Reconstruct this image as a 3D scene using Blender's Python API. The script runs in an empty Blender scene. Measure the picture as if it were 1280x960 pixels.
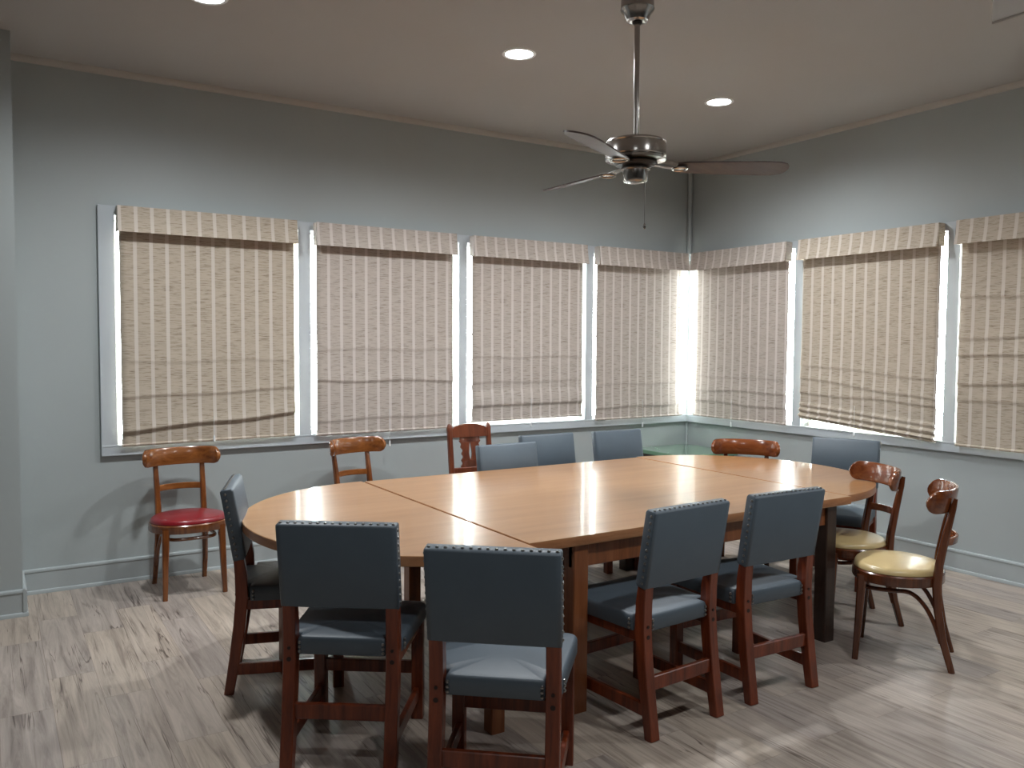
import bpy, bmesh, math, random
from mathutils import Vector, Matrix
random.seed(4)
PI = math.pi
sc = bpy.context.scene
C = sc.collection

# ------------------------------------------------------------------ materials
def srgb(r, g, b):
    f = lambda c: (c/255/12.92) if c/255 <= .04045 else ((c/255+.055)/1.055)**2.4
    return (f(r), f(g), f(b), 1.0)

def new_mat(name):
    m = bpy.data.materials.new(name); m.use_nodes = True
    nt = m.node_tree
    b = nt.nodes['Principled BSDF']
    return m, nt, b

def N(nt, t, **kw):
    n = nt.nodes.new(t)
    for k, v in kw.items():
        if k in n.inputs: n.inputs[k].default_value = v
        else: setattr(n, k, v)
    return n

def ramp(nt, stops):
    r = nt.nodes.new('ShaderNodeValToRGB')
    e = r.color_ramp.elements
    while len(e) < len(stops): e.new(0.5)
    for el, (p, c) in zip(e, stops):
        el.position = p; el.color = c
    return r

def simple(name, col, rough=.5, metal=0., coat=0., var=.06, vscale=6., bump=0., bscale=200.):
    m, nt, b = new_mat(name)
    b.inputs['Roughness'].default_value = rough
    b.inputs['Metallic'].default_value = metal
    b.inputs['Coat Weight'].default_value = coat
    b.inputs['Coat Roughness'].default_value = .12
    tc = N(nt, 'ShaderNodeTexCoord')
    no = N(nt, 'ShaderNodeTexNoise', Scale=vscale, Detail=4.)
    nt.links.new(tc.outputs['Object'], no.inputs['Vector'])
    lo = tuple(c*(1-var) for c in col[:3])+(1,); hi = tuple(min(1, c*(1+var)) for c in col[:3])+(1,)
    r = ramp(nt, [(.3, lo), (.7, hi)])
    nt.links.new(no.outputs['Fac'], r.inputs['Fac'])
    nt.links.new(r.outputs['Color'], b.inputs['Base Color'])
    if bump:
        n2 = N(nt, 'ShaderNodeTexNoise', Scale=bscale, Detail=3.)
        nt.links.new(tc.outputs['Object'], n2.inputs['Vector'])
        bp = N(nt, 'ShaderNodeBump', Strength=bump, Distance=.002)
        nt.links.new(n2.outputs['Fac'], bp.inputs['Height'])
        nt.links.new(bp.outputs['Normal'], b.inputs['Normal'])
    return m

def wood(name, dark, mid, light, rough=.35, coat=.3, grain=(30, 30, 2.5), figure=1.0):
    m, nt, b = new_mat(name)
    b.inputs['Roughness'].default_value = rough
    b.inputs['Coat Weight'].default_value = coat
    b.inputs['Coat Roughness'].default_value = .15
    tc = N(nt, 'ShaderNodeTexCoord')
    mp = N(nt, 'ShaderNodeMapping'); mp.inputs['Scale'].default_value = grain
    nt.links.new(tc.outputs['Object'], mp.inputs['Vector'])
    no = N(nt, 'ShaderNodeTexNoise', Scale=figure, Detail=6., Roughness=.62, Distortion=.5)
    nt.links.new(mp.outputs['Vector'], no.inputs['Vector'])
    r = ramp(nt, [(.28, dark), (.5, mid), (.75, light)])
    nt.links.new(no.outputs['Fac'], r.inputs['Fac'])
    nt.links.new(r.outputs['Color'], b.inputs['Base Color'])
    return m

M = {}
M['wall'] = simple('wall_paint', srgb(170, 178, 179), rough=.55, var=.02, vscale=1.2, bump=.05, bscale=120)
M['darkened_wall'] = simple('darkened_wall_paint', srgb(112, 112, 110), rough=.6, var=.02)  # unseen walls, darkened to cut the bounced fill light
M['trim'] = simple('trim_paint', srgb(172, 180, 182), rough=.35, var=.02)
M['casing'] = simple('casing_paint', srgb(184, 192, 198), rough=.35, var=.02)
M['ceiling'] = simple('ceiling_paint', srgb(172, 170, 167), rough=.8, var=.02, vscale=1.)
M['crown'] = simple('crown_paint', srgb(178, 174, 168), rough=.5, var=.02)
M['white'] = simple('white_paint', srgb(240, 243, 243), rough=.4, var=.01)
M['vinyl'] = simple('grey_vinyl', srgb(84, 96, 106), rough=.45, var=.04, vscale=9, bump=.12, bscale=350)
M['red'] = simple('red_vinyl', srgb(134, 26, 36), rough=.28, var=.08, vscale=8, bump=.1, bscale=60, coat=.3)
M['yellow'] = simple('yellow_vinyl', srgb(205, 182, 132), rough=.3, var=.06, vscale=8, bump=.08, bscale=60, coat=.2)
M['chairwood'] = wood('red_brown_wood', srgb(70, 27, 12), srgb(114, 48, 22), srgb(142, 66, 32), rough=.34, coat=.25)
M['bentwood'] = wood('varnished_brown_wood', srgb(78, 40, 16), srgb(116, 64, 28), srgb(146, 88, 42), rough=.25, coat=.5)
M['bentwood_rail'] = wood('varnished_brown_rail_wood', srgb(96, 52, 22), srgb(138, 82, 38), srgb(162, 104, 54), rough=.25, coat=.5, grain=(2.5, 25, 25))
M['bentwood_red'] = wood('varnished_red_wood', srgb(62, 28, 12), srgb(92, 46, 22), srgb(116, 62, 32), rough=.25, coat=.5)
M['bentwood_red_rail'] = wood('varnished_red_rail_wood', srgb(92, 44, 20), srgb(124, 66, 32), srgb(144, 82, 42), rough=.22, coat=.6, grain=(2.5, 25, 25))
M['carved'] = wood('carved_red_wood', srgb(80, 38, 22), srgb(110, 56, 33), srgb(130, 70, 42), rough=.35, coat=.25)
M['table'] = wood('honey_veneer', srgb(158, 114, 74), srgb(171, 126, 83), srgb(181, 137, 94), rough=.3, coat=.6, grain=(1.3, 14, 14), figure=1.1)
M['table'].node_tree.nodes['Principled BSDF'].inputs['Coat Roughness'].default_value = .07
M['tableedge'] = wood('table_edge_wood', srgb(146, 96, 60), srgb(172, 118, 78), srgb(188, 134, 92), rough=.4, coat=.2, grain=(5, 5, 30))
M['tableleg'] = wood('table_leg_wood', srgb(100, 56, 30), srgb(134, 78, 44), srgb(154, 96, 58), rough=.4, coat=.2)
M['shadedleg'] = wood('shaded_table_leg_wood', srgb(40, 26, 20), srgb(54, 35, 26), srgb(66, 44, 33), rough=.4, coat=.2)  # leg wood with the backlit shade of the table's right end in its colour
M['green'] = simple('green_laminate', srgb(112, 150, 122), rough=.12, var=.03, coat=.6)
M['nail'] = simple('nailhead_metal', srgb(160, 160, 158), rough=.28, metal=1., var=.02)
M['nickel'] = simple('brushed_nickel', srgb(176, 172, 168), rough=.22, metal=1., var=.03)
M['black'] = simple('black_metal', srgb(30, 28, 28), rough=.5)
M['blade'] = wood('dark_fan_blade', srgb(66, 54, 52), srgb(82, 68, 64), srgb(94, 80, 75), rough=.45, coat=.1, grain=(3, 30, 30))
M['plug'] = simple('dark_wood_plug', srgb(40, 18, 12), rough=.5)
M['plastic'] = simple('clear_white_plastic', srgb(225, 228, 230), rough=.25, var=.01)

def emission(name, col, s):
    m = bpy.data.materials.new(name); m.use_nodes = True; nt = m.node_tree
    nt.nodes.clear()
    e = N(nt, 'ShaderNodeEmission', Color=col, Strength=s); o = N(nt, 'ShaderNodeOutputMaterial')
    nt.links.new(e.outputs[0], o.inputs[0]); return m
M['lens'] = emission('lamp_lens', (.93, .98, 1, 1), 30.)

def glass():
    m = bpy.data.materials.new('window_glass'); m.use_nodes = True; nt = m.node_tree
    nt.nodes.clear()
    t = N(nt, 'ShaderNodeBsdfTransparent', Color=(.94, .97, .96, 1)); g = N(nt, 'ShaderNodeBsdfGlossy', Roughness=.02)
    f = N(nt, 'ShaderNodeFresnel', IOR=1.45); mx = N(nt, 'ShaderNodeMixShader'); o = N(nt, 'ShaderNodeOutputMaterial')
    nt.links.new(f.outputs[0], mx.inputs[0]); nt.links.new(t.outputs[0], mx.inputs[1]); nt.links.new(g.outputs[0], mx.inputs[2])
    nt.links.new(mx.outputs[0], o.inputs[0]); return m
M['glass'] = glass()

def floor_mat():
    m, nt, b = new_mat('vinyl_plank_floor')
    b.inputs['Roughness'].default_value = .42
    tc = N(nt, 'ShaderNodeTexCoord')
    mp = N(nt, 'ShaderNodeMapping'); mp.inputs['Rotation'].default_value = (0, 0, PI/2)
    nt.links.new(tc.outputs['Object'], mp.inputs['Vector'])
    br = N(nt, 'ShaderNodeTexBrick', Scale=1.0)
    br.offset = .37; br.offset_frequency = 2
    br.inputs['Brick Width'].default_value = .92; br.inputs['Row Height'].default_value = .19
    br.inputs['Mortar Size'].default_value = .0012; br.inputs['Mortar Smooth'].default_value = .2
    br.inputs['Color1'].default_value = (0, 0, 0, 1); br.inputs['Color2'].default_value = (1, 1, 1, 1)
    br.inputs['Mortar'].default_value = (.3, .3, .3, 1)
    nt.links.new(mp.outputs['Vector'], br.inputs['Vector'])
    # offset the grain by plank value so that grain breaks at the seams
    vm = N(nt, 'ShaderNodeVectorMath', operation='MULTIPLY_ADD')
    vm.inputs[1].default_value = (7.3, 3.1, 5.)
    nt.links.new(br.outputs['Color'], vm.inputs[0]); nt.links.new(mp.outputs['Vector'], vm.inputs[2])
    m2 = N(nt, 'ShaderNodeMapping'); m2.inputs['Scale'].default_value = (.8, 11, 1)
    nt.links.new(vm.outputs[0], m2.inputs['Vector'])
    g = N(nt, 'ShaderNodeTexNoise', Scale=2.1, Detail=8., Roughness=.68, Distortion=.7)
    nt.links.new(m2.outputs['Vector'], g.inputs['Vector'])
    r1 = ramp(nt, [(.32, srgb(136, 126, 119)), (.5, srgb(174, 165, 156)), (.70, srgb(198, 188, 179))])
    nt.links.new(g.outputs['Fac'], r1.inputs['Fac'])
    # plank to plank tone
    r2 = ramp(nt, [(0, srgb(236, 233, 234)), (1, srgb(255, 249, 241))])
    nt.links.new(br.outputs['Color'], r2.inputs['Fac'])
    mul = N(nt, 'ShaderNodeMix', data_type='RGBA', blend_type='MULTIPLY'); mul.inputs[0].default_value = 1
    nt.links.new(r1.outputs['Color'], mul.inputs[6]); nt.links.new(r2.outputs['Color'], mul.inputs[7])
    # dark cracks along the grain
    m3 = N(nt, 'ShaderNodeMapping'); m3.inputs['Scale'].default_value = (.30, 9, 1)
    nt.links.new(vm.outputs[0], m3.inputs['Vector'])
    cr = N(nt, 'ShaderNodeTexNoise', Scale=1.9, Detail=3.5, Roughness=.5, Distortion=.55)
    nt.links.new(m3.outputs['Vector'], cr.inputs['Vector'])
    r3 = ramp(nt, [(.488, (1, 1, 1, 1)), (.499, (0, 0, 0, 1)), (.501, (0, 0, 0, 1)), (.512, (1, 1, 1, 1))])
    nt.links.new(cr.outputs['Fac'], r3.inputs['Fac'])
    pat = N(nt, 'ShaderNodeTexNoise', Scale=2.6, Detail=2.)
    nt.links.new(vm.outputs[0], pat.inputs['Vector'])
    r4 = ramp(nt, [(.44, (1, 1, 1, 1)), (.56, (0, 0, 0, 1))])
    nt.links.new(pat.outputs['Fac'], r4.inputs['Fac'])
    mx = N(nt, 'ShaderNodeMath', operation='MAXIMUM')
    nt.links.new(r3.outputs['Color'], mx.inputs[0]); nt.links.new(r4.outputs['Color'], mx.inputs[1])
    r5 = ramp(nt, [(0, srgb(146, 136, 131)), (1, (1, 1, 1, 1))])
    nt.links.new(mx.outputs[0], r5.inputs['Fac'])
    mul2 = N(nt, 'ShaderNodeMix', data_type='RGBA', blend_type='MULTIPLY'); mul2.inputs[0].default_value = 1
    nt.links.new(mul.outputs[2], mul2.inputs[6]); nt.links.new(r5.outputs['Color'], mul2.inputs[7])
    # seams
    r6 = ramp(nt, [(0, (1, 1, 1, 1)), (1, srgb(222, 216, 212))])
    nt.links.new(br.outputs['Fac'], r6.inputs['Fac'])
    mul3 = N(nt, 'ShaderNodeMix', data_type='RGBA', blend_type='MULTIPLY'); mul3.inputs[0].default_value = 1
    nt.links.new(mul2.outputs[2], mul3.inputs[6]); nt.links.new(r6.outputs['Color'], mul3.inputs[7])
    nt.links.new(mul3.outputs[2], b.inputs['Base Color'])
    bp = N(nt, 'ShaderNodeBump', Strength=.15, Distance=.002)
    nt.links.new(g.outputs['Fac'], bp.inputs['Height']); nt.links.new(bp.outputs['Normal'], b.inputs['Normal'])
    return m
M['floor'] = floor_mat()

def fabric(name, base_l, base_d, stripe, pitch=.0935, phase=0., trans=.22):
    m = bpy.data.materials.new(name); m.use_nodes = True; nt = m.node_tree
    nt.nodes.clear()
    tc = N(nt, 'ShaderNodeTexCoord')
    sx = N(nt, 'ShaderNodeSeparateXYZ'); nt.links.new(tc.outputs['Object'], sx.inputs[0])
    a = N(nt, 'ShaderNodeMath', operation='ADD'); a.inputs[1].default_value = 20*pitch+phase
    nt.links.new(sx.outputs['X'], a.inputs[0])
    d = N(nt, 'ShaderNodeMath', operation='DIVIDE'); d.inputs[1].default_value = pitch
    nt.links.new(a.outputs[0], d.inputs[0])
    fr = N(nt, 'ShaderNodeMath', operation='FRACT'); nt.links.new(d.outputs[0], fr.inputs[0])
    st = ramp(nt, [(0, (1, 1, 1, 1)), (.19, (1, 1, 1, 1)), (.23, (0, 0, 0, 1)), (.96, (0, 0, 0, 1))])
    e = st.color_ramp.elements.new(1.0); e.color = (1, 1, 1, 1)
    nt.links.new(fr.outputs[0], st.inputs['Fac'])
    mp = N(nt, 'ShaderNodeMapping'); mp.inputs['Scale'].default_value = (16, 16, 260)
    nt.links.new(tc.outputs['Object'], mp.inputs['Vector'])
    no = N(nt, 'ShaderNodeTexNoise', Scale=1., Detail=5., Roughness=.6)
    nt.links.new(mp.outputs['Vector'], no.inputs['Vector'])
    r = ramp(nt, [(.33, base_d), (.47, base_l), (.72, tuple(min(1, c*1.08) for c in base_l[:3])+(1,))])
    nt.links.new(no.outputs['Fac'], r.inputs['Fac'])
    mx = N(nt, 'ShaderNodeMix', data_type='RGBA')
    fac = N(nt, 'ShaderNodeMath', operation='MULTIPLY'); fac.inputs[1].default_value = .88
    nt.links.new(st.outputs['Color'], fac.inputs[0]); nt.links.new(fac.outputs[0], mx.inputs[0])
    nt.links.new(r.outputs['Color'], mx.inputs[6]); mx.inputs[7].default_value = stripe
    df = N(nt, 'ShaderNodeBsdfDiffuse'); tr = N(nt, 'ShaderNodeBsdfTranslucent')
    nt.links.new(mx.outputs[2], df.inputs['Color']); nt.links.new(mx.outputs[2], tr.inputs['Color'])
    ms = N(nt, 'ShaderNodeMixShader'); ms.inputs[0].default_value = trans
    nt.links.new(df.outputs[0], ms.inputs[1]); nt.links.new(tr.outputs[0], ms.inputs[2])
    o = N(nt, 'ShaderNodeOutputMaterial'); nt.links.new(ms.outputs[0], o.inputs[0])
    return m
TR = .02
M['shade_warm'] = fabric('woven_shade_fabric_warm', srgb(188, 176, 160), srgb(138, 124, 106), srgb(214, 206, 197), trans=TR)
M['shade_cool'] = fabric('woven_shade_fabric', srgb(188, 178, 169), srgb(142, 130, 120), srgb(214, 206, 201), trans=TR)

# ------------------------------------------------------------------ mesh helpers
def box(bm, cx, cy, cz, sx, sy, sz, bevel=0., seg=1, mat=None):
    g = bmesh.ops.create_cube(bm, size=1., matrix=Matrix.Translation((cx, cy, cz)) @ Matrix.Diagonal((sx, sy, sz, 1)))
    vs = g['verts']
    if bevel:
        es = list({e for v in vs for e in v.link_edges})
        r = bmesh.ops.bevel(bm, geom=es, offset=bevel, segments=seg, profile=.6, affect='EDGES')
        vs = list({v for f in r['faces'] for v in f.verts} | {v for v in vs if v.is_valid})
    if mat is not None:
        bmesh.ops.transform(bm, matrix=mat, verts=[v for v in vs if v.is_valid])
    return vs

def bx(bm, x0, x1, y0, y1, z0, z1, bevel=0., **k):
    return box(bm, (x0+x1)/2, (y0+y1)/2, (z0+z1)/2, abs(x1-x0), abs(y1-y0), abs(z1-z0), bevel, **k)

def loft(bm, rings, cap=True, closed=True):
    vr = [[bm.verts.new(p) for p in r] for r in rings]
    n = len(vr[0])
    for a, b in zip(vr, vr[1:]):
        for i in range(n if closed else n-1):
            j = (i+1) % n
            bm.faces.new((a[i], a[j], b[j], b[i]))
    if cap:
        bm.faces.new(list(reversed(vr[0]))); bm.faces.new(vr[-1])
    return vr

def tube(bm, pts, r, n=10, closed=False, cap=True):
    pts = [Vector(p) for p in pts]; m = len(pts)
    rr = r if isinstance(r, (list, tuple)) else [r]*m
    T = []
    for i in range(m):
        a = pts[(i-1) % m] if (closed or i > 0) else pts[0]
        b = pts[(i+1) % m] if (closed or i < m-1) else pts[-1]
        T.append((b-a).normalized())
    up = Vector((0, 0, 1)) if abs(T[0].z) < .9 else Vector((1, 0, 0))
    u = (up - T[0]*up.dot(T[0])).normalized()
    rings = []
    for i in range(m):
        u = (u - T[i]*u.dot(T[i])).normalized(); v = T[i].cross(u)
        rings.append([pts[i] + (u*math.cos(2*PI*k/n) + v*math.sin(2*PI*k/n))*rr[i] for k in range(n)])
    if closed:
        vr = loft(bm, rings, cap=False)
        a, b = vr[-1], vr[0]
        for k in range(n): bm.faces.new((a[k], a[(k+1) % n], b[(k+1) % n], b[k]))
    else: loft(bm, rings, cap=cap)

def lathe(bm, prof, n=32, cx=0, cy=0):
    loft(bm, [[(cx+r*math.cos(2*PI*k/n), cy+r*math.sin(2*PI*k/n), z) for k in range(n)] for r, z in prof])

def bar(bm, path, w, d, wdir=(1, 0, 0), ch=.003):
    """square section with chamfered corners swept along path; w,d may be lists (w along wdir)"""
    path = [Vector(p) for p in path]; m = len(path); wd = Vector(wdir)
    W = w if isinstance(w, (list, tuple)) else [w]*m; D = d if isinstance(d, (list, tuple)) else [d]*m
    rings = []
    for i in range(m):
        t = (path[min(i+1, m-1)]-path[max(i-1, 0)]).normalized()
        a = (wd - t*wd.dot(t)).normalized(); b = t.cross(a)
        hw, hd = W[i]/2, D[i]/2; c = min(ch, hw*.4, hd*.4)
        rings.append([path[i]+a*x+b*y for x, y in
            ((hw, -hd+c), (hw, hd-c), (hw-c, hd), (-hw+c, hd), (-hw, hd-c), (-hw, -hd+c), (-hw+c, -hd), (hw-c, -hd))])
    loft(bm, rings)

def cushion(bm, outline, z0, z1, rnd=.02, crown=.012):
    cx = sum(p[0] for p in outline)/len(outline); cy = sum(p[1] for p in outline)/len(outline)
    R = max(math.hypot(p[0]-cx, p[1]-cy) for p in outline)
    S = lambda s, z: [(cx+(x-cx)*s, cy+(y-cy)*s, z) for x, y in outline]
    rings = [S(1-.3*rnd/R, z0), S(1, z0+.25*rnd)]
    for k in range(5):
        a = k/4*PI/2
        rings.append(S(1-rnd*(1-math.cos(a))/R, z1-rnd+rnd*math.sin(a)))
    for s in (.85, .65, .4, .15): rings.append(S((1-rnd/R)*s, z1+crown*(1-s*s)))
    loft(bm, rings)

def rrect(pts, rads, seg=5):
    """round polygon corners (CCW)"""
    out = []; n = len(pts)
    for i in range(n):
        p = Vector(pts[i]); a = Vector(pts[i-1]); b = Vector(pts[(i+1) % n]); r = rads[i]
        if r <= 0: out.append((p.x, p.y)); continue
        da = (a-p).normalized(); db = (b-p).normalized()
        for k in range(seg+1):
            t = k/seg
            q = (p+da*r)*(1-t)**2 + p*2*t*(1-t) + (p+db*r)*t*t
            out.append((q.x, q.y))
    return out

def prism(bm, pts, z0, z1, bevel=0.):
    if bevel:
        cx = sum(p[0] for p in pts)/len(pts); cy = sum(p[1] for p in pts)/len(pts)
        def S(d, z):
            o = []
            for x, y in pts:
                L = math.hypot(x-cx, y-cy); o.append((cx+(x-cx)*(1-d/L), cy+(y-cy)*(1-d/L), z))
            return o
        loft(bm, [S(bevel, z0), S(0, z0+bevel), S(0, z1-bevel), S(bevel, z1)])
    else:
        loft(bm, [[(x, y, z0) for x, y in pts], [(x, y, z1) for x, y in pts]])

def obj(name, bm, mat, parent=None, sharp=35):
    bmesh.ops.recalc_face_normals(bm, faces=bm.faces)
    me = bpy.data.meshes.new(name); bm.to_mesh(me); bm.free()
    for m in (mat if isinstance(mat, (list, tuple)) else [mat]): me.materials.append(m)
    for p in me.polygons: p.use_smooth = True
    me.set_sharp_from_angle(angle=math.radians(sharp))
    o = bpy.data.objects.new(name, me); C.objects.link(o)
    if parent: o.parent = parent
    return o

def thing(name, label, cat, loc=(0, 0, 0), rz=0., group=None):
    o = bpy.data.objects.new(name, None); C.objects.link(o)
    o.empty_display_size = .1
    o.location = loc; o.rotation_euler = (0, 0, rz)
    o['label'] = label; o['category'] = cat
    if group: o['group'] = group
    return o

def struct(name, bm, mat, label=None, **k):
    o = obj(name, bm, mat, **k); o['kind'] = 'structure'
    if label: o['label'] = label
    return o

def copy_tree(o, parent=None, skip=()):
    c = o.copy(); C.objects.link(c)
    if parent: c.parent = parent
    for ch in list(o.children):
        if ch.name.split('.')[0] in skip: continue
        copy_tree(ch, c, skip)
    return c

B = bmesh.new

# ------------------------------------------------------------------ camera (fitted to the room's lines)
F, YAW, PITCH, ROLL, CX, CY, CH = 1040.31, 0.5603026, -0.0486018, 0.0059506, -5.51265, -5.70807, 1.52
fw = Vector((math.sin(YAW)*math.cos(PITCH), math.cos(YAW)*math.cos(PITCH), math.sin(PITCH)))
r0 = Vector((math.cos(YAW), -math.sin(YAW), 0)); u0 = r0.cross(fw)
rt = r0*math.cos(ROLL)+u0*math.sin(ROLL); up = -r0*math.sin(ROLL)+u0*math.cos(ROLL)
cd = bpy.data.cameras.new('camera'); cam = bpy.data.objects.new('camera', cd); C.objects.link(cam)
cd.sensor_width = 36; cd.lens = F/1280*36; cd.clip_start = .05
cam.matrix_world = Matrix(((rt.x, up.x, -fw.x, CX), (rt.y, up.y, -fw.y, CY), (rt.z, up.z, -fw.z, CH), (0, 0, 0, 1)))
sc.camera = cam

# ------------------------------------------------------------------ room shell
H = 3.177; XL = -7.6; YB = -9.0; JX = -5.385; JY = -.43; T = .15
bm = B(); bx(bm, XL-T, T, YB-T, T, -.1, 0); struct('floor', bm, M['floor'])
bm = B(); bx(bm, XL-T, T, YB-T, T, H, H+.1); struct('ceiling', bm, M['ceiling'])
ZO0, ZO1 = .872, 2.30
# window openings: along each wall (start, end) measured as positive distance from the corner
winA = [(3.70, 4.845), (2.44, 3.605), (1.215, 2.36), (.014, 1.128)]
winB = [(.014, 1.222), (1.312, 2.478), (2.572, 3.74)]
def wall_with_openings(name, length, ops, toW):
    bm = B()
    def seg(a, b, z0, z1): toW(bm, a, b, z0, z1)
    seg(0, length, 0, ZO0); seg(0, length, ZO1, H)
    xs = sorted(ops); cur = 0
    for a, b in xs:
        if a > cur: seg(cur, a, ZO0, ZO1)
        cur = b
    seg(cur, length, ZO0, ZO1)
    return struct(name, bm, M['wall'])
wall_with_openings('wall_far', -XL, winA, lambda bm, a, b, z0, z1: bx(bm, -b, -a, 0, T, z0, z1))
wall_with_openings('wall_right', -YB, winB, lambda bm, a, b, z0, z1: bx(bm, 0, T, -b, -a, z0, z1))
bm = B(); bx(bm, 0.0, T, 0, T, 0, ZO0); bx(bm, 0.0, T, 0, T, ZO1, H); bx(bm, .0, .02, .0, .02, ZO0, ZO1); struct('wall_corner', bm, M['wall'])
bm = B(); bx(bm, XL, JX, JY, 0, 0, H); struct('wall_jog', bm, M['wall'])
bm = B(); bx(bm, XL-T, XL, YB, 0, 0, H); struct('wall_left', bm, M['darkened_wall'])
bm = B(); bx(bm, XL-T, T, YB-T, YB, 0, H); struct('wall_back', bm, M['darkened_wall'])

# baseboards: flat board, rounded cap, shoe moulding
def baseboard(name, a, b, nrm):
    bm = B(); a = Vector(a); b = Vector(b); n = Vector(nrm)
    prof = [(0, 0), (.026, 0), (.026, .012), (.022, .020), (.015, .023), (.015, .128), (.019, .132), (.020, .139), (.017, .146), (.010, .150), (0, .150)]
    rings = [[Vector((p.x, p.y, 0))+n*d+Vector((0, 0, z)) for d, z in prof] for p in (a, b)]
    loft(bm, rings); return struct(name, bm, M['trim'])
baseboard('baseboard_far', (JX, 0, 0), (0, 0, 0), (0, -1, 0))
baseboard('baseboard_right', (0, 0, 0), (0, YB, 0), (-1, 0, 0))
baseboard('baseboard_jog', (XL, JY, 0), (JX+.02, JY, 0), (0, -1, 0))
baseboard('baseboard_return', (JX, JY-.02, 0), (JX, 0, 0), (1, 0, 0))
def crown(name, a, b, nrm):
    bm = B(); n = Vector(nrm); r = .034
    prof = [(0, H)]+[(r*math.cos(t*PI/8), H-r*math.sin(t*PI/8)) for t in range(5)]
    loft(bm, [[Vector((p[0], p[1], 0))+n*d+Vector((0, 0, z)) for d, z in prof] for p in (a, b)])
    return struct(name, bm, M['crown'])
crown('trim_1', (JX, 0), (0, 0), (0, -1, 0)); crown('trim_2', (0, 0), (0, YB), (-1, 0, 0))
# quarter-round in the corner above the shades
bm = B(); tube(bm, [(-.022, -.022, 2.353), (-.022, -.022, H-.03)], .022, 12); struct('trim_3', bm, M['trim'])
bm = B(); tube(bm, [(-.012, -.012, .15), (-.012, -.012, .80)], .012, 10); struct('trim_4', bm, M['trim'])

# window casing: one flat frame round each run of windows
ZT0, ZT1, TD = .806, 2.353, .028
def casing(name, ops, end, toW):
    bm = B()
    toW(bm, 0, end, ZO1-.004, ZT1, TD); toW(bm, 0, end, ZT0, ZO0-.012, TD)
    toW(bm, 0, end, ZO0-.012, ZO0+.002, TD+.002)             # sill board, almost flush
    cur = None
    for a, b in sorted(ops):
        if cur is not None: toW(bm, cur+.004, a-.004, ZO0, ZO1, TD)
        cur = b
    toW(bm, cur+.004, end, ZO0, ZO1, TD)
    return struct(name, bm, M['casing'])
casing('trim_5', winA, 4.94, lambda bm, a, b, z0, z1, d: bx(bm, -b, -a, -d, 0, z0, z1, .002))
casing('trim_6', winB, 3.84, lambda bm, a, b, z0, z1, d: bx(bm, -d, 0, -b, -a, z0, z1, .002))
k = 0
for wall, ops in (('A', winA), ('B', winB)):
    for a, b in ops:
        k += 1
        w = b-a
        fr = B(); s = .022
        for (x0, x1, z0, z1) in ((0, w, ZO0, ZO0+s), (0, w, ZO1-s, ZO1), (0, s, ZO0+s, ZO1-s), (w-s, w, ZO0+s, ZO1-s), (s, w-s, 1.58, 1.60)):
            bx(fr, x0, x1, .07, .10, z0, z1, .002)
        f = struct('window_%d' % k, fr, M['white'])
        g = B(); bx(g, s, w-s, .083, .087, ZO0+s, ZO1-s); go = obj('pane', g, M['glass'], f)
        if wall == 'A': f.location = (-b, 0, 0)
        else: f.location = (0, -a, 0); f.rotation_euler = (0, 0, -PI/2)

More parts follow.
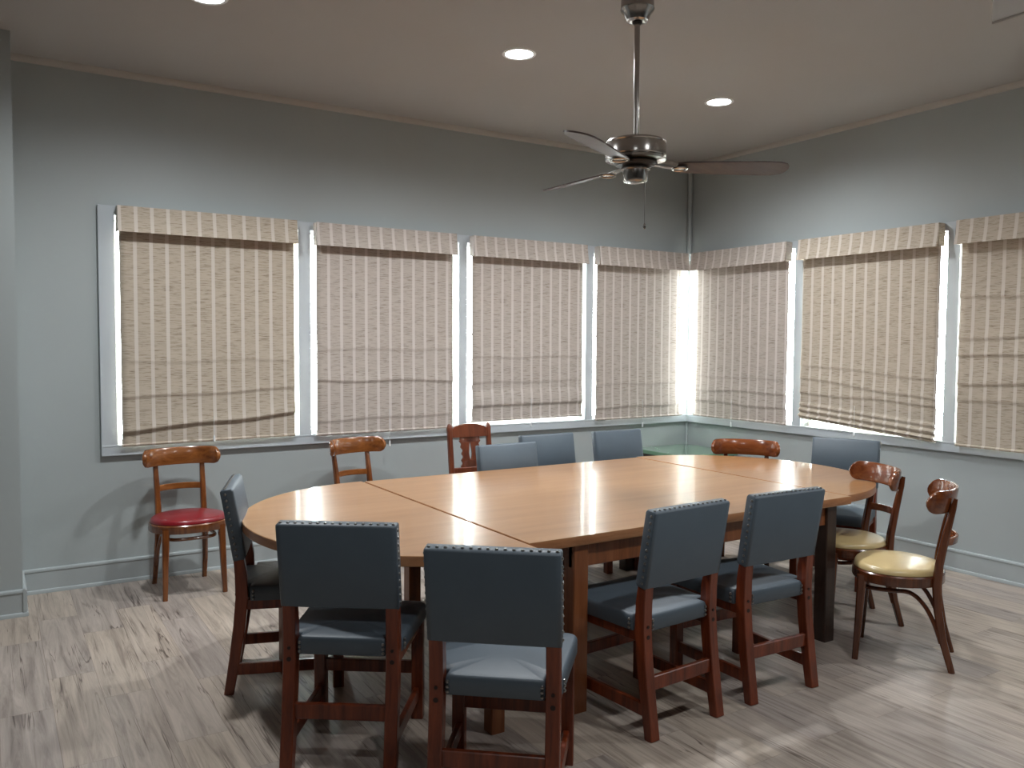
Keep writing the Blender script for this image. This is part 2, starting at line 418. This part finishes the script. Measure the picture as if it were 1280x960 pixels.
# ------------------------------------------------------------------ roman shades
def shade(label, wall, c0, c1, zb0, zb1, mat, cord, creases=(), style='flat', ztop=2.348, zval=2.188, cordlen=.1):
    """c0..c1 along the wall seen left to right; local x runs left to right, front is -y"""
    w = abs(c1-c0); 
    if wall == 'A': t = thing('roman_shade', label, 'window shade', (min(c0, c1), -TD-.003, 0), 0, 'woven roman shades on the windows')
    else: t = thing('roman_shade', label, 'window shade', (-TD-.003, max(c0, c1), 0), -PI/2, 'woven roman shades on the windows')
    # headrail board and valance with returns
    bm = B(); bx(bm, .01, w-.01, -.05, 0, ztop-.03, ztop-.006); obj('headrail', bm, M['white'], t)
    bm = B(); th = .004; d = .074
    n = 16; rings = []
    for i in range(n+1):
        x = w*i/n; wob = .002*math.sin(i*1.7)
        lean = .020                                          # bottom of the valance swings a little forward
        rings.append([(x, -d+.006, ztop), (x, -d-.002-wob, (ztop+zval)/2), (x, -d-lean-wob, zval), (x, -d-lean-wob+th, zval), (x, -d+th+.006, ztop-.003)])
    loft(bm, rings)
    for x in (0, w-th):
        vs = bx(bm, x, x+th, -d+.002, 0, zval+.004, ztop-.001)
    obj('valance', bm, mat, t)
    # fabric panel
    bm = B(); nx, nz = 26, 150
    grid = []
    for j in range(nz+1):
        row = []
        for i in range(nx+1):
            s = i/nx; x = .012+(w-.024)*s
            zb = zb0+(zb1-zb0)*s; v = j/nz; z = zb+(ztop-.03-zb)*v
            hgt = z-zb
            y = -.020 + .003*math.sin(s*5+len(label)) * (1-v)
            for (zc, dep, wd, tilt) in creases:
                q = hgt-(zc+tilt*(s-.5)+.006*math.sin(s*9+zc*40))
                if q >= 0: y -= 2.2*dep*math.exp(-q/.07)
                elif q > -.012: y -= 2.2*dep*(1+q/.012)
            if style == 'fold':                               # a soft fold hanging over the bottom strip
                q = hgt-.10
                if 0 <= q < .14: y -= .014*math.sin(PI/2*min(1, (1-q/.14)))**.8 * (1 if q > .02 else q/.02)
            if style == 'roll':
                if hgt < .13: y -= .016*(1+math.sin(hgt/.13*PI*6-1.2))*(1-hgt/.16)
            row.append(bm.verts.new((x, y, z)))
        grid.append(row)
    for j in range(nz):
        for i in range(nx): bm.faces.new((grid[j][i], grid[j][i+1], grid[j+1][i+1], grid[j+1][i]))
    p = obj('fabric_panel', bm, mat, t, sharp=80)
    sol = p.modifiers.new('thickness', 'SOLIDIFY'); sol.thickness = .0025
    # hem bar
    bm = B(); y0 = -.020
    tube(bm, [(.010, y0, zb0), (w-.010, y0, zb1)], .009, 8); obj('hem_bar', bm, mat, t)
    if cord is not None:
        s = cord; zc = zb0+(zb1-zb0)*s; x = w*s
        bm = B(); tube(bm, [(x, -.055, zc+.16), (x+.002, -.057, zc), (x, -.057, zc-cordlen)], .0016, 6); co = obj('lift_cord', bm, M['plastic'], t)
        bm = B(); lathe(bm, [(.002, zc-cordlen+.004), (.006, zc-cordlen-.004), (.008, zc-cordlen-.03), (.007, zc-cordlen-.038), (.002, zc-cordlen-.042)], 12, x, -.057); obj('cord_tassel', bm, M['plastic'], co)
    return t
W_, K_ = M['shade_warm'], M['shade_cool']
shade('striped beige woven shade at the far left of the long wall, above the red-seated chair', 'A', -4.838, -3.725, .872, .882, W_, .5, [(.31, .004, .012, .03), (.12, .010, .012, .07), (.52, .002, .01, 0)], cordlen=-.03)
shade('striped beige woven shade second from the left, white tassel hanging by a bentwood chair', 'A', -3.590, -2.495, .872, .878, K_, .50, [(.37, .005, .010, -.02), (.10, .003, .012, .01), (.6, .002, .01, 0)], cordlen=.075)
shade('striped beige woven shade with a soft fold near its hem, above the carved wooden chair', 'A', -2.347, -1.255, .912, .918, K_, .50, [(.30, .002, .012, .0), (.5, .002, .01, 0)], style='fold', cordlen=.03)
shade('striped beige woven shade on the long wall right beside the room corner', 'A', -1.128, -.104, .872, .876, K_, .5, [(.10, .004, .010, .0), (.30, .002, .01, 0)], cordlen=.05)
shade('striped beige woven shade on the right wall beside the room corner', 'B', -.128, -1.197, .880, .880, K_, .47, [(.36, .002, .01, .0), (.13, .004, .012, -.02), (.24, .004, .01, .01)], cordlen=.03)
shade('striped beige woven shade with its crooked hem rolled up on the right wall', 'B', -1.312, -2.462, .950, .868, W_, .46, [(.30, .004, .012, -.03), (.22, .004, .012, .05), (.42, .003, .01, 0)], style='roll', cordlen=.03)
shade('striped beige woven shade cut off by the right edge of the photo', 'B', -2.578, -3.728, .862, .862, W_, None, [(.98, .004, .01, 0), (.72, .004, .01, .02), (.60, .005, .012, 0), (.42, .005, .012, .02), (.3, .003, .01, 0)])

# ------------------------------------------------------------------ tables
def ellipse_half(sg, rx, ry, n=48):
    return [(sg*rx*math.cos(-PI/2+PI*i/n), ry*math.sin(-PI/2+PI*i/n)) for i in range(n+1)]
ZTOP = .744; TH = .04
def table_top(pts, parent):
    bm = B(); prism(bm, pts, ZTOP-TH, ZTOP, .0025)
    bm.normal_update()
    o = obj('tabletop', bm, [M['table'], M['tableedge']], parent)
    for p in o.data.polygons:
        if abs(p.normal.z) < .5: p.material_index = 1
    return o
def leg(parent, x, y, w, h, mat, name='leg'):
    bm = B(); bar(bm, [(x, y, 0), (x, y, h)], w, w, ch=.004); return obj(name, bm, mat, parent)

t = thing('half_round_table', 'half-round end table with honey wood top at the left end of the long table', 'table', (-3.763, -2.228, 0), 0., 'sections of the long oval table')
table_top(ellipse_half(-1, .855, .892), t)
for x, y in ((-.615, .265), (-.10, -.735), (-.10, .70)): leg(t, x, y, .062, ZTOP-TH, M['tableleg'])
bm = B(); bx(bm, -.115, -.085, -.70, .67, .60, ZTOP-TH); obj('apron', bm, M['tableleg'], t)
for s in (1, -1):
    bm = B(); bar(bm, [(-.10, .66*s, .652), (-.615, .265 if s > 0 else .225, .652)], .025, .10, wdir=(0, 1, 0)); obj('apron', bm, M['tableleg'], t)

t = thing('rectangular_table', 'rectangular honey wood table forming the middle of the long oval table', 'table', (-2.757, -2.192, 0), 0., 'sections of the long oval table')
table_top([(-.992, -.842), (.992, -.842), (.992, .842), (-.992, .842)], t)
LX0, LX1, LY = -.725, .868, .785
for x, y, m in ((LX0, -LY, 'tableleg'), (LX1, -LY, 'shadedleg'), (LX0, LY, 'tableleg'), (LX1, LY, 'shadedleg')): leg(t, x, y, .074, ZTOP-TH, M[m])
for s in (1, -1):
    bm = B(); bx(bm, LX0-.037, LX1+.037, s*(LY+.010)-.012, s*(LY+.010)+.012, .605, ZTOP-TH, .002); obj('apron', bm, M['tableleg'], t)
    bm = B(); xx = LX0 if s < 0 else LX1; bx(bm, xx-.012, xx+.012, -LY+.03, LY-.03, .605, ZTOP-TH, .002); obj('apron', bm, M['tableleg'], t)

t = thing('half_round_table', 'half-round end table with honey wood top at the right end, near the window corner', 'table', (-1.752, -2.165, 0), -.010, 'sections of the long oval table')
table_top(ellipse_half(1, .80, .840), t)
for x, y in ((.52, -.30), (.52, .30), (.12, .60)): leg(t, x, y, .062, ZTOP-TH, M['shadedleg'])
bm = B(); bx(bm, .10, .13, -.62, .64, .60, ZTOP-TH); obj('apron', bm, M['shadedleg'], t)

# small green table pushed into the corner
t = thing('corner_table', 'green-topped low table pushed into the window corner behind the long table', 'table', (-.36, -.36, 0))
bm = B(); prism(bm, rrect([(-.32, -.32), (.328, -.32), (.328, .328), (-.32, .328)], [.03]*4), .565, .598, .004); obj('tabletop', bm, M['green'], t)
for x in (-.27, .27):
    for y in (-.27, .27): leg(t, x, y, .05, .567, M['shadedleg'])
bm = B(); bx(bm, -.27, .27, -.282, -.258, .50, .566); bx(bm, -.27, .27, .258, .282, .50, .566); bx(bm, -.282, -.258, -.25, .25, .50, .566); bx(bm, .258, .282, -.25, .25, .50, .566)
obj('apron', bm, M['shadedleg'], t)

# ------------------------------------------------------------------ grey upholstered chair (front = +y)
nail_me = None
def make_grey():
    global nail_me
    root = thing('dining_chair', 'x', 'chair', group='grey vinyl dining chairs around the table')
    V, Wd = M['vinyl'], M['chairwood']
    path = lambda s: [(s*.186, -.268, 0), (s*.186, -.243, .15), (s*.186, -.222, .30), (s*.186, -.211, .42), (s*.186, -.214, .52), (s*.186, -.226, .62), (s*.186, -.2605, .80)]
    for s in (-1, 1):
        bm = B(); bar(bm, path(s), .046, [.040, .046, .050, .052, .050, .040, .022]); l = obj('leg', bm, Wd, root)
        for z in (.392, .432):
            bm = B(); yb = -.211-.026 - (.0015 if z < .42 else .001)
            tube(bm, [(s*.186, yb-.002, z), (s*.186, yb+.012, z)], .0085 if z < .42 else .006, 10); obj('peg', bm, M['plug'], l)
        bm = B(); bar(bm, [(s*.200, .195, 0), (s*.200, .195, .405)], .046, .046); obj('leg', bm, Wd, root)
        bm = B(); bar(bm, [(s*.188, -.235, .105), (s*.198, .19, .105)], .022, .05, wdir=(1, 0, 0)); obj('stretcher', bm, Wd, root)
        bm = B(); bar(bm, [(s*.190, -.205, .388), (s*.200, .19, .388)], .022, .045, wdir=(1, 0, 0)); obj('seat_rail', bm, Wd, root)
    bm = B(); bar(bm, [(-.18, -.236, .207), (.18, -.236, .207)], .022, .056, wdir=(0, 1, 0)); obj('stretcher', bm, Wd, root)
    bm = B(); bar(bm, [(-.19, .195, .207), (.19, .195, .207)], .022, .05, wdir=(0, 1, 0)); obj('stretcher', bm, Wd, root)
    bm = B(); bar(bm, [(-.19, .195, .385), (.19, .195, .385)], .022, .045, wdir=(0, 1, 0)); obj('seat_rail', bm, Wd, root)
    # seat
    out = rrect([(-.160, -.226), (.160, -.226), (.160, -.178), (.212, -.178), (.236, .235), (-.236, .235), (-.212, -.178), (-.160, -.178)],
                [.008, .008, 0, .012, .045, .045, .012, 0])
    bm = B(); cushion(bm, out, .406, .470, .022, .016); seat = obj('seat', bm, V, root, sharp=50)
    # back panel, leaning: centre line from (y,z) = (-.221,.585) to (-.272,.892)
    y0, z0, y1, z1 = -.217, .585, -.270, .892
    ang = math.atan2(-(y1-y0), z1-z0); L = math.hypot(y1-y0, z1-z0)
    Rm = Matrix.Translation((0, (y0+y1)/2, (z0+z1)/2)) @ Matrix.Rotation(ang, 4, 'X')
    bm = B(); hw, th, hh = .213, .027, L/2
    rings = []
    xs_ = [-hw, -hw+.004]+[-hw+.02+(2*hw-.04)*i/12 for i in range(13)]+[hw-.004, hw]
    nx = len(xs_)-1
    for i in range(nx+1):
        x = xs_[i]
        edge = 0 if 0 < i < nx else .004
        bul = .010*math.cos(x/hw*PI/2*.999)**.5
        pr = []
        hz = hh-edge
        pr += [(-th+edge, -hz+.005), (-th+edge-.0, hz-.007), (-th+.007, hz), (th-.009, hz), (th-edge+bul*.3, hz-.012), (th-edge+bul, 0), (th-edge+bul*.3, -hz+.012), (th-.009, -hz), (-th+.006, -hz)]
        rings.append([Rm @ Vector((x, yy, zz)) for yy, zz in pr])
    loft(bm, rings); back = obj('backrest', bm, V, root, sharp=50)
    # nailheads
    nb = B(); bmesh.ops.create_uvsphere(nb, u_segments=8, v_segments=5, radius=.0062)
    def nail(p, par):
        global nail_me
        if nail_me is None:
            o = obj('nailhead', nb, M['nail'], par); nail_me = o.data
        else:
            o = bpy.data.objects.new('nailhead', nail_me); C.objects.link(o); o.parent = par
        o.location = p
    for i in range(16):
        nail(Rm @ Vector((-.200+.400*i/15, -.008, hh)), back)
    for s in (-1, 1):
        for i in range(11):
            nail(Rm @ Vector((s*hw, -.008, hh-.020-.027*i)), back)
    for s in (-1, 1):
        for z in (.418, .434, .450): nail((s*.151, -.2275, z), seat)
        for z in (.418, .434, .450): nail((s*.2155, -.163, z), seat)
    return root

def face_rz(fx, fy):
    """rotation about z that turns local +y toward (fx,fy)"""
    return math.atan2(-fx, fy)
def place(o, back, face, yoff, label=None, z=0):
    """put o so that its local point (0,yoff) stands at 'back' and it faces 'face'"""
    f = Vector(face).normalized()
    o.location = (back[0]-f.x*yoff, back[1]-f.y*yoff, z)
    o.rotation_euler = (0, 0, face_rz(f.x, f.y))
    if label: o['label'] = label
    return o

g0 = make_grey()
chairs = [
 ((-4.605, -1.890), (.95, -.33), 'grey vinyl chair seen edge-on, tucked against the left rounded end of the table', False),
 ((-4.500, -2.954), (.586, .810), 'grey vinyl dining chair with dark seat in front of the table, nearest the left end', False),
 ((-4.219, -3.541), (.647, .763), 'grey vinyl dining chair in the foreground, its pale seat cut off lowest in the photo', False),
 ((-3.200, -3.338), (-.062, 1), 'grey vinyl dining chair tucked under the near long side, beside the table leg', False),
 ((-2.620, -3.330), (.040, 1), 'grey vinyl dining chair on the near side, beside the yellow-seated bentwood chair', False),
 ((-2.775, -1.278), (0.02, -1), 'grey chair back touching the table\'s far edge, in front of the carved wooden chair', True),
 ((-2.242, -.945), (-.03, -1), 'grey chair behind the table, partly hidden by the grey back left of it', True),
 ((-1.640, -.975), (.0, -1), 'grey chair behind the table, beside the green corner table', True),
 ((-.640, -2.180), (-.92, -.40), 'grey chair by the right wall, behind the rounded right end of the table', True),
]
done = []
for i, (bk, fc, lab, bare) in enumerate(chairs):
    o = g0 if i == 0 else copy_tree(g0, skip=('nailhead', 'peg') if bare else ())
    place(o, bk, fc, -.270, lab)

# ------------------------------------------------------------------ bentwood chairs (front = +y)
def seat_outline(s=1.0):
    pts = []
    for i in range(40):
        a = 2*PI*i/40
        c, q = math.cos(a), math.sin(a)
        x = .226*math.copysign(abs(c)**.86, c); y = .208*math.copysign(abs(q)**.86, q)
        x *= 1 - .16*max(0, -y/.208)
        pts.append((x*s, y*s))
    return pts
def make_bent(seatmat, wd, rw, label):
    root = thing('bentwood_chair', label, 'chair', group='bentwood chairs with curved top rails')
    # seat frame ring and cushion
    o, i_ = seat_outline(1.0), seat_outline(.86)
    bm = B()
    loft(bm, [[(x, y, .388) for x, y in seat_outline(.985)], [(x, y, .393) for x, y in o], [(x, y, .432) for x, y in o], [(x, y, .438) for x, y in seat_outline(.975)]])
    obj('seat_frame', bm, wd, root)
    bm = B(); cushion(bm, seat_outline(.965), .434, .468, .026, .022); obj('seat_cushion', bm, seatmat, root, sharp=60)
    for s in (-1, 1):
        # rear leg and back post in one bent piece
        p = [(s*.152, -.245, 0), (s*.148, -.205, .14), (s*.142, -.180, .28), (s*.137, -.172, .40), (s*.136, -.180, .50), (s*.138, -.204, .64), (s*.140, -.230, .77), (s*.141, -.240, .815)]
        bm = B(); bar(bm, p, [.028, .031, .034, .037, .035, .032, .028, .018], [.028, .033, .037, .041, .037, .033, .027, .016], ch=.009); obj('leg', bm, wd, root)
        p = [(s*.172, .172, 0), (s*.166, .160, .20), (s*.160, .150, .415)]
        bm = B(); bar(bm, p, [.027, .034, .042], [.027, .034, .042], ch=.008); obj('leg', bm, wd, root)
    # top rail: curved in plan, rounded ends
    def rail(name, zc, h, L, amax, k, ymid, th, ends, lean):
        """board bent in plan: heading grows from the middle to the ends; half length L"""
        bm = B(); n = 40
        head = lambda q: amax*((1-k)*q + k*q**3)
        S = 200; xs = [0.]; ys = [0.]
        for i in range(S):
            q = (i+.5)/S; xs.append(xs[-1]+L/S*math.cos(head(q))); ys.append(ys[-1]+L/S*math.sin(head(q)))
        rings = []
        for i in range(n+1):
            t = math.sin((-1+2*i/n)*PI/2); q = abs(t); sg = 1 if t >= 0 else -1
            j = min(S, int(round(q*S))); a = head(q)*sg
            hh = h/2
            if ends:
                e = (1-q)*L
                if e < h/2: hh = max(.005, math.sqrt(max(0, (h/2)**2-(h/2-e)**2)))
            x = sg*xs[j]; y = ymid+ys[j]; nx_, ny_ = -math.sin(a), math.cos(a)
            sec = []
            for (d, v) in ((-th/2, -.82), (-th/2, .82), (-th*.25, 1), (th*.25, 1), (th/2, .82), (th/2, -.82), (th*.25, -1), (-th*.25, -1)):
                z = v*hh; sec.append((x+nx_*d, y+ny_*d-lean*z, zc+z))
            rings.append(sec)
        loft(bm, rings); return obj(name, bm, rw, root)
    rail('top_rail', .800, .108, .268, 1.35, .55, -.236, .022, True, .16)
    rail('mid_rail', .605, .038, .146, .75, .0, -.250, .016, False, .1)
    # bent brace: rises from each rear leg, runs forward under the seat and curves across behind the front legs
    pts = []
    A = [(-.146, -.196, .13), (-.143, -.165, .22), (-.138, -.120, .30), (-.136, -.060, .348), (-.138, .02, .348), (-.138, .08, .348), (-.125, .125, .348), (-.085, .150, .348), (0, .158, .348)]
    full = A+[(-x, y, z) for x, y, z in reversed(A[:-1])]
    # smooth by Catmull-Rom
    def cr(P, n=5):
        P = [Vector(p) for p in P]; P = [P[0]]+P+[P[-1]]; o = []
        for k in range(1, len(P)-2):
            for q in range(n):
                t = q/n; a, b, c, d = P[k-1], P[k], P[k+1], P[k+2]
                o.append(.5*((2*b)+(c-a)*t+(2*a-5*b+4*c-d)*t*t+(3*b-a-3*c+d)*t**3))
        o.append(P[-2]); return o
    bm = B(); tube(bm, cr(full), .0105, 8); obj('bent_brace', bm, wd, root)
    return root
b_red = make_bent(M['red'], M['bentwood'], M['bentwood_rail'], 'x')
b_yel = make_bent(M['yellow'], M['bentwood_red'], M['bentwood_red_rail'], 'x')
place(b_red, (-4.515, -.136), (.035, -1), -.245, 'bentwood chair with a red vinyl seat standing alone against the far wall')
place(copy_tree(b_red), (-3.385, -.17), (.24, -.97), -.24, 'bentwood chair by the far wall, seat hidden behind the table\'s left end')
place(b_yel, (-1.62, -3.50), (-.51, .86), -.245, 'bentwood chair with a pale yellow seat standing clear of the table in front')
place(copy_tree(b_yel), (-1.28, -2.93), (-.888, .46), -.245, 'bentwood chair with a half-shaded yellow seat pushed under the rounded right table end')
place(copy_tree(b_yel), (-.985, -1.62), (-.78, -.62), -.24, 'bentwood chair behind the table, only its curved top rail showing beside the green table')

# ------------------------------------------------------------------ carved wooden chair
def make_carved():
    root = thing('carved_chair', 'carved reddish wooden chair with a pierced splat standing by the far wall', 'chair')
    wd = M['carved']
    yb = lambda z: -.19 - max(0, z-.45)*.14 - max(0, .45-z)*.10
    hw = .155
    for s in (-1, 1):
        p = [(s*hw, yb(z), z) for z in (0, .2, .45, .7, .88)]+[(s*hw, yb(.90), .905), (s*(hw), yb(.925), .928), (s*hw, yb(.94), .940)]
        bm = B(); bar(bm, p, [.036, .036, .038, .036, .034, .036, .028, .010], [.034]*6+[.026, .010], ch=.006); obj('leg', bm, wd, root)
        bm = B(); bar(bm, [(s*.175, .18, 0), (s*.175, .18, .43)], .04, .04); obj('leg', bm, wd, root)
        bm = B(); bar(bm, [(s*.158, -.21, .16), (s*.175, .18, .16)], .02, .04); obj('stretcher', bm, wd, root)
    for y, z in ((.18, .20), (-.205, .22)):
        bm = B(); bar(bm, [(-.15, y, z), (.15, y, z)], .02, .04, wdir=(0, 1, 0)); obj('stretcher', bm, wd, root)
    bm = B(); cushion(bm, rrect([(-.17, -.21), (.17, -.21), (.205, .215), (-.205, .215)], [.02, .02, .03, .03]), .42, .455, .01, .004); obj('seat', bm, wd, root)
    # arched top rail
    bm = B(); n = 24; th = .026
    rings = []
    for i in range(n+1):
        x = -hw+.012 + (2*hw-.024)*i/n; u = abs(x)/(hw-.012)
        top = .905 + .032*math.cos(u*PI/2*.95)**.8 if u < .8 else .905+.032*math.cos(.8*PI/2*.95)**.8*(1-(u-.8)/.2) - .006*math.sin((u-.8)/.2*PI)
        bot = .842 + .012*(1-u*u)*0
        rings.append([(x, yb(bot)-th/2, bot), (x, yb(bot)+th/2, bot), (x, yb(top)+th/2, top), (x, yb(top)-th/2, top)])
    loft(bm, rings); obj('top_rail', bm, wd, root)
    bm = B(); bar(bm, [(-hw+.01, yb(.605), .605), (hw-.01, yb(.605), .605)], .022, .042, wdir=(0, 1, 0)); obj('lower_rail', bm, wd, root)
    # pierced splat with scalloped edges
    bm = B(); n = 60; th = .014; zs = [.618+(.85-.618)*i/n for i in range(n+1)]
    def outer(z):
        u = (z-.618)/(.85-.618)
        base = .078 - .014*math.sin(PI*min(1, max(0, (u-.05)/.75)))
        return base + .006*math.sin(u*PI*2*5.0)*(1 if .06 < u < .86 else 0)
    def inner(z):
        u = (z-.618)/(.85-.618)
        if u < .25 or u > .80: return 0.0
        q = (u-.25)/.55
        return .002+.0095*math.sin(PI*q)**.8 * (1+.25*math.sin(q*PI*2))
    for s in (-1, 1):
        rings = []
        for z in zs:
            a, b = s*inner(z), s*outer(z); y = yb(z)
            rings.append([(a, y-th/2, z), (b, y-th/2, z), (b, y+th/2, z), (a, y+th/2, z)])
        loft(bm, rings)
    bmesh.ops.remove_doubles(bm, verts=bm.verts, dist=.0002)
    obj('splat', bm, wd, root)
    return root
place(make_carved(), (-2.572, -.43), (-.06, -1), -.258)

# ------------------------------------------------------------------ ceiling fan
FX, FY = -2.851, -2.576
t = thing('ceiling_fan', 'brushed nickel ceiling fan with dark blades hanging on a long rod above the table', 'ceiling fan', (FX, FY, H))
bm = B(); lathe(bm, [(.072, 0), (.078, -.012), (.079, -.050), (.082, -.056), (.078, -.064), (.066, -.076), (.058, -.096), (.052, -.110), (.044, -.114), (.030, -.116)], 36); obj('canopy', bm, M['nickel'], t)
bm = B(); tube(bm, [(0, 0, -.105), (0, 0, -.69)], .0135, 18); obj('downrod', bm, M['nickel'], t)
bm = B(); lathe(bm, [(.022, -.108), (.024, -.120), (.018, -.128)], 24); obj('rod_collar', bm, M['black'], t)
bm = B(); lathe(bm, [(.020, -.655), (.026, -.665), (.028, -.672), (.120, -.674), (.140, -.680), (.146, -.688), (.142, -.693), (.146, -.700), (.146, -.752), (.142, -.757), (.147, -.763), (.143, -.772), (.100, -.778), (.06, -.780)], 48); obj('motor_housing', bm, M['nickel'], t)
bm = B(); lathe(bm, [(.10, -.779), (.105, -.785), (.092, -.797), (.06, -.800)], 36); obj('flywheel', bm, M['black'], t)
bm = B(); lathe(bm, [(.058, -.796), (.068, -.806), (.070, -.816), (.060, -.820), (.060, -.862), (.055, -.872), (.030, -.880), (.004, -.882)], 36); obj('switch_housing', bm, M['nickel'], t)
bm = B(); tube(bm, [(.040, -.020, -.868), (.043, -.022, -.93), (.043, -.022, -1.075)], .0016, 6); pc = obj('pull_chain', bm, M['nickel'], t)
bm = B(); lathe(bm, [(.002, -1.070), (.006, -1.076), (.008, -1.088), (.005, -1.096), (.001, -1.098)], 12, .043, -.022); obj('chain_pendant', bm, M['nickel'], pc)
A0 = -YAW+math.radians(2)
for kk in range(3):
    a = A0+kk*2*PI/3
    rot = Matrix.Rotation(a, 4, 'Z')
    # blade iron: forked bracket
    bm = B(); bar(bm, [(.075, 0, -.790), (.13, 0, -.798), (.19, 0, -.806), (.235, 0, -.806)], [.05, .034, .045, .075], [.006]*4, wdir=(0, 1, 0), ch=.001)
    tube(bm, [(.215+.035*math.cos(q*PI/8), .04*math.sin(q*PI/8), -.808) for q in range(16)], .006, 6, closed=True)
    bmesh.ops.transform(bm, matrix=rot, verts=bm.verts); ir = obj('blade_iron', bm, M['nickel'], t)
    pts = []
    prof = [(.20, .045), (.24, .056), (.35, .063), (.5, .070), (.62, .074), (.69, .070), (.725, .055), (.742, .030), (.747, .0)]
    outl = [(r, -w) for r, w in prof]+[(r, w) for r, w in reversed(prof[:-1])]
    bm = B(); prism(bm, outl, -.0035, .0035)
    bmesh.ops.transform(bm, matrix=rot @ Matrix.Translation((0, 0, -.800)) @ Matrix.Rotation(math.radians(-13), 4, 'X'), verts=bm.verts)
    obj('fan_blade', bm, M['blade'], t)

# ------------------------------------------------------------------ recessed lights
LP = 172.
def downlight(x, y, label, group=None, LP=LP):
    t = thing('recessed_light', label, 'ceiling light', (x, y, H), 0, group)
    bm = B()
    n = 40; prof = [(.098, -.0005), (.098, -.004), (.094, -.007), (.080, -.006), (.076, -.002), (.076, -.0005)]
    rings = [[(r*math.cos(2*PI*k/n), r*math.sin(2*PI*k/n), z) for k in range(n)] for r, z in prof]
    loft(bm, rings, cap=False); obj('trim_ring', bm, M['white'], t)
    bm = B(); lathe(bm, [(.076, -.0005), (.076, -.002), (.070, -.004), (.03, -.005)], 36); obj('lens', bm, M['lens'], t)
    ld = bpy.data.lights.new('lamp', 'SPOT'); ld.spot_size = math.radians(164); ld.spot_blend = 1.; ld.shadow_soft_size = .07; ld.energy = LP; ld.color = (.96, .985, 1)
    l = bpy.data.objects.new('lamp', ld); C.objects.link(l); l.parent = t; l.location = (0, 0, -.012)
    return t
downlight(-2.911, -1.617, 'bright round recessed ceiling light left of the fan rod', 'recessed ceiling lights')
downlight(-1.261, -1.569, 'bright round recessed ceiling light right of the fan rod, nearest the window corner', 'recessed ceiling lights')
downlight(-4.594, -1.470, 'round recessed ceiling light cut off by the top edge of the photo', 'recessed ceiling lights')
for x, y, pw in ((-4.7, -4.75, 64.), (-2.75, -4.6, 84.), (-.8, -4.6, 125.)):
    downlight(x, y, 'round recessed ceiling light outside the photo, nearer the viewer', 'recessed ceiling lights nearer the viewer', pw)

# white boxy unit on the ceiling
t = thing('ceiling_unit', 'white boxy unit on the ceiling, cut off by the photo\'s top right corner', 'ceiling unit', (-1.84, -3.71, 2.90))
bm = B(); bx(bm, 0, .45, -1.3, 0, .012, .277, .004); obj('housing', bm, M['white'], t)
bm = B(); bx(bm, .0, .45, -1.3, 0, 0, .012, .003); obj('bottom_panel', bm, M['ceiling'], t)

# ------------------------------------------------------------------ daylight and view
w = bpy.data.worlds.new('overcast_sky'); sc.world = w; w.use_nodes = True
bg = w.node_tree.nodes['Background']; bg.inputs['Color'].default_value = (.95, .98, 1, 1); bg.inputs['Strength'].default_value = 26.
sc.cycles.use_denoising = True
try: sc.cycles.denoiser = 'OPENIMAGEDENOISE'
except Exception: pass
sc.cycles.max_bounces = 8; sc.cycles.diffuse_bounces = 5; sc.cycles.transparent_max_bounces = 8
sc.cycles.sample_clamp_indirect = 40.
vs = sc.view_settings
sc.display_settings.display_device = 'sRGB'
vs.view_transform = 'Standard'; vs.look = 'None'; vs.gamma = 1.; vs.use_curve_mapping = False
vs.exposure = .44
